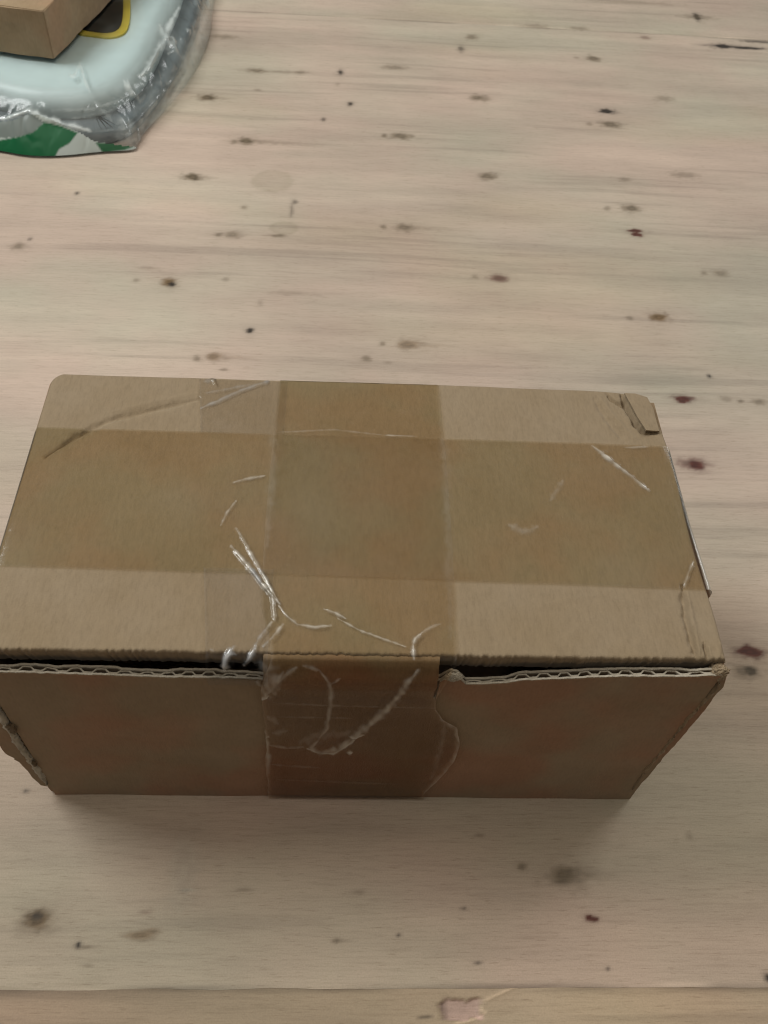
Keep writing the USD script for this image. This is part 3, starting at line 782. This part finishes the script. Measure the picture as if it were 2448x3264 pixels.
# the torn strip of card that bends over the slit under the middle tape
tab_path = [(0.0022, H - 0.0012), (0.001, H - 0.0010), (-0.0012, H - 0.0014), (-0.0030, H - 0.0050), (-0.0044, H - 0.0090), (-0.0050, H - 0.0130), (YF - 0.0006, H - 0.0175)]
s, p, nrm = path_surface(tab_path, 0, 0, 0.0004, 0, 1.0)
tx0, tx1 = at(835, 2120, 1, -0.003)[0], XN - 0.0004
nx = 150
u = np.linspace(0, 1, nx)
ragged = 0.0022 * (fbm(u * 0.07, u * 0, 220, 1, 3, 44) - 0.5)
Xt = np.repeat((tx0 + u * (tx1 - tx0))[None], len(s), 0) + 0.0012 * (fbm(np.repeat(s[:, None], nx, 1), np.repeat(s[:, None], nx, 1) * 0, 150, 1, 2, 45) - 0.5)
k = np.linspace(0, 1, len(s))[:, None] ** 3
V = np.stack([Xt, np.repeat(p[:, :1], nx, 1), np.repeat(p[:, 1:], nx, 1) + k * ragged[None]], -1).reshape(-1, 3)
Nn = np.stack([np.zeros(len(s)), nrm[:, 0], nrm[:, 1]], 1)
V2 = V - np.repeat(Nn, nx, 0) * 0.0009
g = grid_faces(len(s), nx, True)
n_, m_ = len(s), nx
ring = np.r_[np.arange(m_), np.arange(1, n_) * m_ + m_ - 1, (n_ - 1) * m_ + np.arange(m_ - 2, -1, -1), np.arange(n_ - 2, 0, -1) * m_]
nxr = np.roll(ring, -1)
o = len(V)
obj('bent_flap', (np.vstack([V, V2]), np.vstack([g, g[:, ::-1] + o, np.c_[ring, nxr, nxr + o], np.c_[ring, nxr + o, ring + o]])), CARD_FRONT, box_p, smooth=50, label='flap of card bending over the slit under the tape')

B_path = [(D + 0.0002, H - 0.03), (D + 0.0002, H - 0.0030), (D - 0.0008, H - 0.0004), (D - 0.003, H + 0.0003), (0.006, H + 0.0003), (0.001, H + 0.0002), (-0.0016, H - 0.0010), (-0.0038, H - 0.0050),
          (-0.0052, H - 0.009), (-0.0058, H - 0.014), (YT - 0.0008, H - 0.020), (YT, H - 0.028), (YT, 0.012), (YT, 0.0015)]


TEAR = np.array([at(a_ * K, b_ * K, 1, -0.005) for a_, b_ in ((948, 1440), (944, 1470), (941, 1505), (942, 1530), (956, 1550), (985, 1566), (992, 1600), (982, 1640), (955, 1672), (918, 1708))])


def b_edges(y, z):
    front = np.clip((0.0 - y) / 0.004, 0, 1) * np.clip((H - z) / 0.02, 0, 1)
    yy = np.clip(y, 0, D)
    x0 = 0.0962 - 0.0012 * np.sin(yy / D * 3) + 0.0045 * np.exp(-((yy) / 0.012) ** 2) * (1 - front)
    x1 = 0.1647 + 0.0012 * np.sin(yy / D * 3.1)
    zz = np.clip(z / H, 0, 1)
    w0 = 0.0018 * (fbm(z, z * 0, 90, 1, 3, 61) - 0.5)
    x0 = x0 * (1 - front) + front * (0.0945 + 0.003 * zz + w0)
    x1 = x1 * (1 - front) + front * (np.interp(z, TEAR[::-1, 2], TEAR[::-1, 0]) + 0.5 * w0)
    return x0, x1


A_path = [(D + 0.0001, H - 0.02), (D + 0.0001, H - 0.003), (D - 0.001, H - 0.0005), (D - 0.003, H + 0.0002), (0.006, H + 0.0002), (0.001, H + 0.0001), (-0.002, H - 0.0012), (-0.0036, H - 0.0045), (YF - 0.0006, H - 0.008), (YF - 0.0006, H - 0.014)]
A_edges = lambda y, z: (0.0784 - np.clip(y, 0, D) * 0.127, 0 * y + 0.0995)
A_marks = A_LINES + F_LINES[7:9] + T_LINES[4:6] + T_LINES[:3]
strip_along_y('tape_strip', A_edges, [(0.0345, H + 0.0002)] + A_path[4:], 0.0005, 0.0005, A_marks, TAPE_LOOSE, 0.0004, 70, 'short loosely stuck greyish piece of clear tape near the lid front', crinkle=0.00008)
strip_along_y('tape_strip', A_edges, A_path[:4] + [(0.1015, H + 0.0002)], 0.0005, 0.0005, A_marks, TAPE_LOOSE, 0.0003, 75, 'short creased piece of clear tape at the lid far edge', crinkle=0.00008)
mid = strip_along_y('tape_strip', b_edges, B_path, 0.0004, 0.0004, T_LINES + [(l_, w_ * 1.25, h_ * 1.4, k_) for l_, w_, h_, k_ in F_LINES], TAPE, 0.0006, 71, 'middle strip of clear tape running over the lid and down the front')

# cross tape, left to right, wrapped down both ends
C_path = [(-0.0014, H - 0.035), (-0.0014, H - 0.003), (-0.0008, H - 0.0004), (0.002, H + 0.00025), (W - 0.003, H + 0.00025), (W + 0.0007, H + 0.0001), (W + 0.0013, H - 0.002), (W + 0.0012, H - 0.012), (W + 0.0005, H - 0.04)]
s, p, nrm = path_surface(C_path, 0, 0, 0.0005, 0, -1.0)
y0, y1 = np.interp(p[:, 0], [0, W], [0.0338, 0.0297]), np.interp(p[:, 0], [0, W], [0.1020, 0.1011])
ny = 138
u = np.linspace(0, 1, ny)
Yc = y0[:, None] + u[None] * (y1 - y0)[:, None]
Xc, Zc = np.repeat(p[:, :1], ny, 1), np.repeat(p[:, 1:], ny, 1)
on = np.clip(np.minimum(Xc, W - Xc) / 0.002, 0, 1)
Zc = Zc + on * lid_height_at(Xc, Yc)
pts = np.stack([Xc, Yc, Zc], -1).reshape(-1, 3)
h, w = marks(pts, T_LINES)
puff = np.clip((Xc - W) / 0.002, 0, 1) * 0.0022 * np.clip((0.062 - Yc) / 0.03, 0, 1)
disp = 0.0003 + h.reshape(Xc.shape) + 0.00004 * np.abs(fbm(Xc, Yc, 90, 90, 3, 72) - 0.5) * 4 + puff
N = np.stack([np.repeat(nrm[:, :1], ny, 1), np.zeros_like(Xc), np.repeat(nrm[:, 1:], ny, 1)], -1)
V = np.stack([Xc, Yc, Zc], -1) + N * disp[..., None]
wt = w.reshape(Xc.shape) + 0.025 * np.clip(fbm(Xc, Yc, 30, 30, 3, 73) * 4 - 2.0, 0, 1) + 0.03 * np.exp(-(np.minimum(u, 1 - u)[None] * 0.068 / 0.0006) ** 2)
wt = np.maximum(wt, 0.85 * np.clip((Xc - W - 0.0002) / 0.0008, 0, 1) * np.exp(-((Zc - H + 0.001) / 0.003) ** 2) + 0.35 * (Xc > W))  # wrapped ends whitened: bright edge highlight painted in
wt = np.maximum(wt, 0.6 * np.clip((-Xc - 0.0002) / 0.0008, 0, 1))
obj('tape_strip', (V.reshape(-1, 3), facing(V, grid_faces(len(s), ny), N)), TAPE, box_p, smooth=True, label='clear tape strip running the length of the lid', attr=np.clip(wt, 0, 1).ravel())

# ------------------------------------------------------------------ the bag at the far left with its white pack
bag = xform('plastic_bag', 'clear plastic bag of a white moulded pack, green and white print low on its front', 'plastic bag')
ZP = 0.030


def smooth_closed(pts, n, it=3):
    pts = np.array(pts, float)
    for _ in range(it):
        q = np.roll(pts, -1, 0)
        pts = np.stack([0.75 * pts + 0.25 * q, 0.25 * pts + 0.75 * q], 1).reshape(-1, 2)
    d = np.r_[0, np.cumsum(np.linalg.norm(np.diff(np.vstack([pts, pts[:1]]), axis=0), axis=1))]
    s = np.linspace(0, d[-1], n, endpoint=False)
    cl = np.vstack([pts, pts[:1]])
    return np.stack([np.interp(s, d, cl[:, 0]), np.interp(s, d, cl[:, 1])], 1)


def lofted(outline, prof, name, mat, parent, center, n=260, label=None, smooth=True, cap=True):
    """Rings of the outline scaled by inward offsets (offset, z) towards its centre."""
    o = smooth_closed(outline, n)
    c = np.array(center)
    rings = []
    t = np.roll(o, -1, 0) - np.roll(o, 1, 0)
    nr = np.stack([-t[:, 1], t[:, 0]], 1)
    nr /= np.linalg.norm(nr, axis=1, keepdims=True)       # inward for a counter-clockwise outline
    for off, z in prof:
        rings.append(np.c_[o + nr * off, np.full(n, z)])
    v = np.vstack(rings + [np.array([[c[0], c[1], prof[-1][1]]])])
    f = []
    a, b = np.arange(n), np.roll(np.arange(n), -1)
    for k in range(len(prof) - 1):
        f += [np.c_[k * n + a, k * n + b, (k + 1) * n + b], np.c_[k * n + a, (k + 1) * n + b, (k + 1) * n + a]]
    k = len(prof) - 1
    f.append(np.c_[k * n + a, k * n + b, np.full(n, len(v) - 1)])
    return obj(name, (v, np.vstack(f)), mat, parent, smooth=smooth, label=label)


zz = 0.022
A2 = lambda x, y, z: at(x, y, 2, z)[:2]
pad_outline = [A2(-60, 300, zz), A2(75, 336, zz), A2(200, 342, zz), A2(305, 336, zz), A2(405, 300, zz), A2(470, 240, zz), A2(515, 165, zz), A2(552, 70, zz), A2(585, 0, zz), (-0.03, 0.80), (-0.05, 0.90), (-0.10, 0.96), (-0.25, 0.97), (-0.38, 0.93), (-0.43, 0.80), (-0.42, 0.64), (-0.36, 0.57), (-0.26, 0.545)]
arc = [(0.004 + 0.014 * (1 - math.cos(t)), 0.0145 + 0.014 * math.sin(t)) for t in np.linspace(-1.0, math.pi / 2, 9)]
lofted(pad_outline, arc + [(0.024, 0.0285), (0.036, 0.0285)], 'white_pack', WHITE, bag, (-0.22, 0.74), label='white moulded pack with a thick rounded rim')
lofted([A2(-60, 440, .006), A2(120, 440, .006), A2(250, 446, .006), A2(350, 440, .006), A2(415, 415, .006), A2(475, 350, .006), A2(530, 275, .006), A2(580, 180, .006), A2(620, 60, .006), (-0.02, 0.77), (-0.02, 0.88), (-0.09, 0.965), (-0.25, 0.98), (-0.40, 0.94), (-0.44, 0.80), (-0.43, 0.63), (-0.37, 0.56), (-0.26, 0.53)],
       [(0.0, 0.001), (-0.001, 0.004), (0.0, 0.008), (0.004, 0.009), (0.05, 0.009)], 'grey_tray', GREY, bag, (-0.22, 0.74), label='grey tray under the white pack')

# dark slot with its yellow rim, on the pack's top


def flat_patch(px, z, thick, name, mat, n=120, label=None, hole=None):
    o = smooth_closed([A2(x, y, z) for x, y in px], n)
    from shapely.geometry import Polygon
    pg = Polygon(o)
    if hole is not None:
        pg = pg.difference(Polygon(smooth_closed([A2(x, y, z) for x, y in hole], n)))
    m = trimesh.creation.extrude_polygon(pg, thick, engine='earcut')
    m.apply_translation([0, 0, z - thick])
    return obj(name, m, mat, bag, label=label)


flat_patch([(240, 108), (300, 114), (352, 122), (400, 108), (414, 70), (416, 10), (412, -60), (396, -130), (330, -150), (255, -110), (225, -10), (228, 70)], 0.0300, 0.002, 'yellow_rim', YELLOW)
flat_patch([(255, 92), (300, 100), (350, 104), (380, 90), (390, 62), (393, 10), (390, -50), (376, -105), (330, -120), (270, -90), (245, -10), (245, 60)], 0.0308, 0.002, 'dark_opening', BLACK)

# the film
OUT = [A2(-200, 470, .0), A2(-60, 478, .0), A2(0, 485, .0), A2(90, 503, .0), A2(200, 503, .0), A2(320, 489, .0), A2(400, 486, .0), A2(428, 482, .0), A2(434, 478, .0), A2(437, 468, .0), A2(447, 440, .0), A2(488, 386, .002), A2(530, 335, .004), A2(590, 255, .006), A2(640, 160, .008), A2(668, 80, .008), A2(672, 0, .008),
       (-0.008, 0.84), (-0.02, 0.92), (-0.10, 1.0), (-0.25, 1.01), (-0.42, 0.97), (-0.47, 0.80), (-0.46, 0.60), (-0.38, 0.53)]
n = 1500
o = smooth_closed(OUT, n, 2)
ip = smooth_closed(pad_outline, 1500, 3)
ni = np.array([ip[np.argmin(((ip - q) ** 2).sum(1))] for q in o])
for _ in range(60):
    ni = 0.25 * np.roll(ni, 1, 0) + 0.5 * ni + 0.25 * np.roll(ni, -1, 0)
cen = np.array([-0.22, 0.74])
dirc = cen - ni
dirc /= np.linalg.norm(dirc, axis=1, keepdims=True)
prof, m_ = [], 90
uu = np.linspace(0, 1, m_)
rows = []
for u in uu:
    if u < 0.5:
        q = u / 0.5
        xy = o + (ni + dirc * 0.004 - o) * (q ** 1.15)
        z = np.full(n, 0.0015 + (ZP - 0.0005) * (math.sin(q * math.pi / 2) ** 1.1))
    else:
        q = (u - 0.5) / 0.5
        xy = ni + dirc * (0.004 + 0.085 * q)
        z = np.full(n, ZP + 0.0012 * (1 - q) + 0.0002)
    rows.append(np.c_[xy, z])
Vf = np.stack(rows, 1)                      # (n, m, 3)
wr = fbm(Vf[..., 0], Vf[..., 1], 42, 42, 3, 81) - 0.5
rg = np.abs(fbm(Vf[..., 0] + 3, Vf[..., 1], 70, 45, 3, 82) - 0.5)
side = np.clip(np.sin(np.clip(uu / 0.46, 0, 1) * math.pi), 0, 1)[None, :]
disp = side * (0.005 * wr - 0.006 * np.clip(0.10 - rg, 0, 1)) + 0.0006
FILM_LINES = [  # whiteness also paints bright highlights along the folds of the film
    ([(434, 40), (407, 115), (366, 183), (318, 244), (291, 291)], 20, 0.0006, 0.32), ([(440, 0), (425, 70), (392, 140)], 6, 0.0016, 0.3), ([(405, 150), (372, 205), (330, 262), (300, 300)], 5, 0.0014, 0.3), ([(262, 265), (288, 300)], 18, 0.0005, 0.4),
    ([(150, 164), (160, 170), (174, 140)], 3.2, 0.0009, 0.6), ([(172, 136), (176, 150), (186, 180), (194, 200)], 3.2, 0.0010, 0.6), ([(150, 163), (164, 168)], 4, 0.001, 0.6),
    ([(345, 55), (352, 75), (365, 95), (380, 110)], 7, 0.0035, 0.6), ([(352, 88), (372, 84), (378, 108), (362, 118)], 4, 0.0028, 0.6), ([(345, 100), (330, 130), (318, 155), (300, 165)], 5, 0.0022, 0.35),
    ([(0, 258), (30, 254), (62, 241), (100, 258), (140, 270), (195, 284)], 6, 0.0028, 1.2), ([(385, 20), (364, 62), (352, 95), (330, 130), (305, 165)], 6, 0.0016, 0.8), ([(268, 176), (280, 200), (292, 215)], 5, 0.001, 0.7), ([(275, 175), (283, 200), (298, 222), (312, 206)], 3.5, 0.002, 0.4),
    ([(420, 0), (428, 30), (416, 60)], 6, 0.002, 0.3), ([(400, 66), (408, 72)], 5, 0.003, 0.5), ([(446, 0), (450, 14)], 5, 0.003, 0.5),
    ([(205, 285), (280, 280), (360, 190), (420, 110)], 3, 0.0012, 0.15), ([(110, 240), (200, 238), (290, 205)], 3, 0.0012, 0.22), ([(150, 258), (230, 245), (330, 185)], 2.5, 0.001, 0.18), ([(300, 310), (296, 275)], 3.5, 0.002, 0.4), ([(206, 222), (240, 262)], 6, 0.0015, 0.22), ([(320, 270), (365, 190)], 9, 0.0015, 0.30),
]
flatp = Vf.reshape(-1, 3)
hf, wf = marks(flatp, [(l_, w_ * 1.7, h_ * 1.5, k_) for l_, w_, h_, k_ in FILM_LINES])
T = np.stack([np.roll(Vf, -1, 0) - np.roll(Vf, 1, 0), np.gradient(Vf, axis=1)], 0)
N = np.cross(T[0], T[1])
N /= np.maximum(np.linalg.norm(N, axis=-1, keepdims=True), 1e-12)
if N[:, -1, 2].mean() < 0:
    N = -N
disp = disp + hf.reshape(disp.shape)
Vd = Vf + N * disp[..., None]
Vd[..., 2] = np.maximum(Vd[..., 2], 0.0008)
i = np.arange(n * m_).reshape(n, m_)
j = np.roll(i, -1, 0)
q = np.stack([i[:, :-1], j[:, :-1], j[:, 1:], i[:, 1:]], -1).reshape(-1, 4)
ff = np.vstack([q[:, [0, 1, 2]], q[:, [0, 2, 3]]])
wtf = np.clip(wf + 0.12 * np.clip(fbm(Vf[..., 0], Vf[..., 1], 25, 25, 3, 83).ravel() * 4 - 2, 0, 1), 0, 1)
ff = facing(Vd, ff, N)
wtf = wtf - 0.15 * np.repeat(np.clip((uu - 0.5) / 0.1, 0, 1)[None], n, 0).ravel()
obj('film', (Vd.reshape(-1, 3), ff), FILM, bag, smooth=True, attr=wtf, label='crinkled clear film')

# printed part of the bag, low on its front: green and white fields
import shapely
BAND = shapely.Polygon([(-60, 262), (0, 262), (30, 258), (62, 244), (88, 247), (132, 266), (172, 284), (206, 304), (250, 311), (294, 316), (300, 350), (-60, 360)])
GREENS = [shapely.Polygon([(-60, 300), (0, 303), (40, 296), (72, 286), (96, 264), (130, 272), (168, 287), (150, 310), (128, 322), (112, 352), (-60, 352)]),
          shapely.Polygon([(206, 308), (232, 308), (264, 303), (276, 308), (289, 318), (270, 324), (222, 330)])]
pv_ = proj(Vd.reshape(-1, 3)) / K
qu = uu[None, :].repeat(n, 0).ravel()
inside = shapely.contains_xy(BAND, pv_[:, 0], pv_[:, 1]) & (qu < 0.42)
keep = inside[ff].all(1)
idx = np.unique(ff[keep])
remap = np.full(len(pv_), -1)
remap[idx] = np.arange(len(idx))
pcol = np.tile(np.array([[0.50, 0.56, 0.53]]), (len(idx), 1))
upper = shapely.contains_xy(shapely.Polygon([(-60, 258), (64, 242), (96, 264), (72, 286), (40, 296), (-60, 303)]), pv_[idx, 0], pv_[idx, 1])
pcol[upper] = (0.20, 0.235, 0.22)
for gi, gpoly in enumerate(GREENS):
    ptsg = shapely.points(pv_[idx, 0], pv_[idx, 1])
    sd_ = np.where(shapely.contains(gpoly, ptsg), 1, -1) * shapely.distance(ptsg, gpoly.exterior)
    k_ = np.clip(sd_ / 3.0 + 0.5, 0, 1)[:, None]
    pcol = pcol * (1 - k_) + np.array(((0.012, 0.13, 0.05), (0.035, 0.13, 0.06))[gi]) * k_
obj('printed_band', ((Vd + N * 0.0004).reshape(-1, 3)[idx], remap[ff[keep]]), PRINT, bag, smooth=True, col=pcol, label='green and white printed band')

# ------------------------------------------------------------------ the small box resting on the bag
small = xform('small_cardboard_box', 'small plain brown cardboard box resting on the white pack in the plastic bag', 'cardboard box')
cb = at(172, 189, 2, ZP + 0.0025)
ea, eb = np.array([-0.985, 0.173, 0]), np.array([0.24, 0.971, 0])
LA, LB, HB = 0.24, 0.17, 0.036
zb, zt = ZP + 0.0028, ZP + 0.0028 + HB


def wall(name, p0, d, ln, thick_dir, label=None, folds=()):
    nu_, nv_ = 90, 40
    U_, V_ = np.meshgrid(np.linspace(0, 1, nu_), np.linspace(0, 1, nv_), indexing='ij')
    P_ = p0[None, None, :] + d * (U_[..., None] * ln)
    P_[..., 2] = zb + V_ * HB
    b_ = 0.0028 * (fbm(U_ * ln, V_ * HB, 45, 60, 3, int(ln * 1000)) - 0.5) * np.clip(np.minimum(U_, 1 - U_) * 8, 0, 1)
    out = P_ - thick_dir * (b_[..., None])
    inn = P_ + thick_dir * 0.003
    g_ = grid_faces(nu_, nv_)
    o_ = nu_ * nv_
    ring_ = np.r_[np.arange(nv_), np.arange(1, nu_) * nv_ + nv_ - 1, (nu_ - 1) * nv_ + np.arange(nv_ - 2, -1, -1), np.arange(nu_ - 2, 0, -1) * nv_]
    nx_ = np.roll(ring_, -1)
    return obj(name, (np.vstack([out.reshape(-1, 3), inn.reshape(-1, 3)]), np.vstack([g_, g_[:, ::-1] + o_, np.c_[ring_, nx_, nx_ + o_], np.c_[ring_, nx_ + o_, ring_ + o_]])), CARD_SMALL, small, smooth=35, label=label)


wall('side', cb + ea * 0.0006, ea, LA, eb)
wall('side', cb + eb * 0.0006, eb, LB, ea)
wall('side', cb + eb * LB + ea * 0.0035, ea, LA - 0.004, -eb)
wall('side', cb + ea * LA + eb * 0.0035, eb, LB - 0.008, -ea)
lidp = [cb + ea * 0.001 + eb * 0.001, cb + ea * (LA - 0.001) + eb * 0.001, cb + ea * (LA - 0.001) + eb * (LB - 0.001), cb + ea * 0.001 + eb * (LB - 0.001)]
tv = np.array([[x, y, zt + 0.0004] for x, y, _ in lidp] + [[x, y, zt - 0.0026] for x, y, _ in lidp])
bx_ = trimesh.convex.convex_hull(tv)
obj('top', bx_, CARD_SMALL, small)
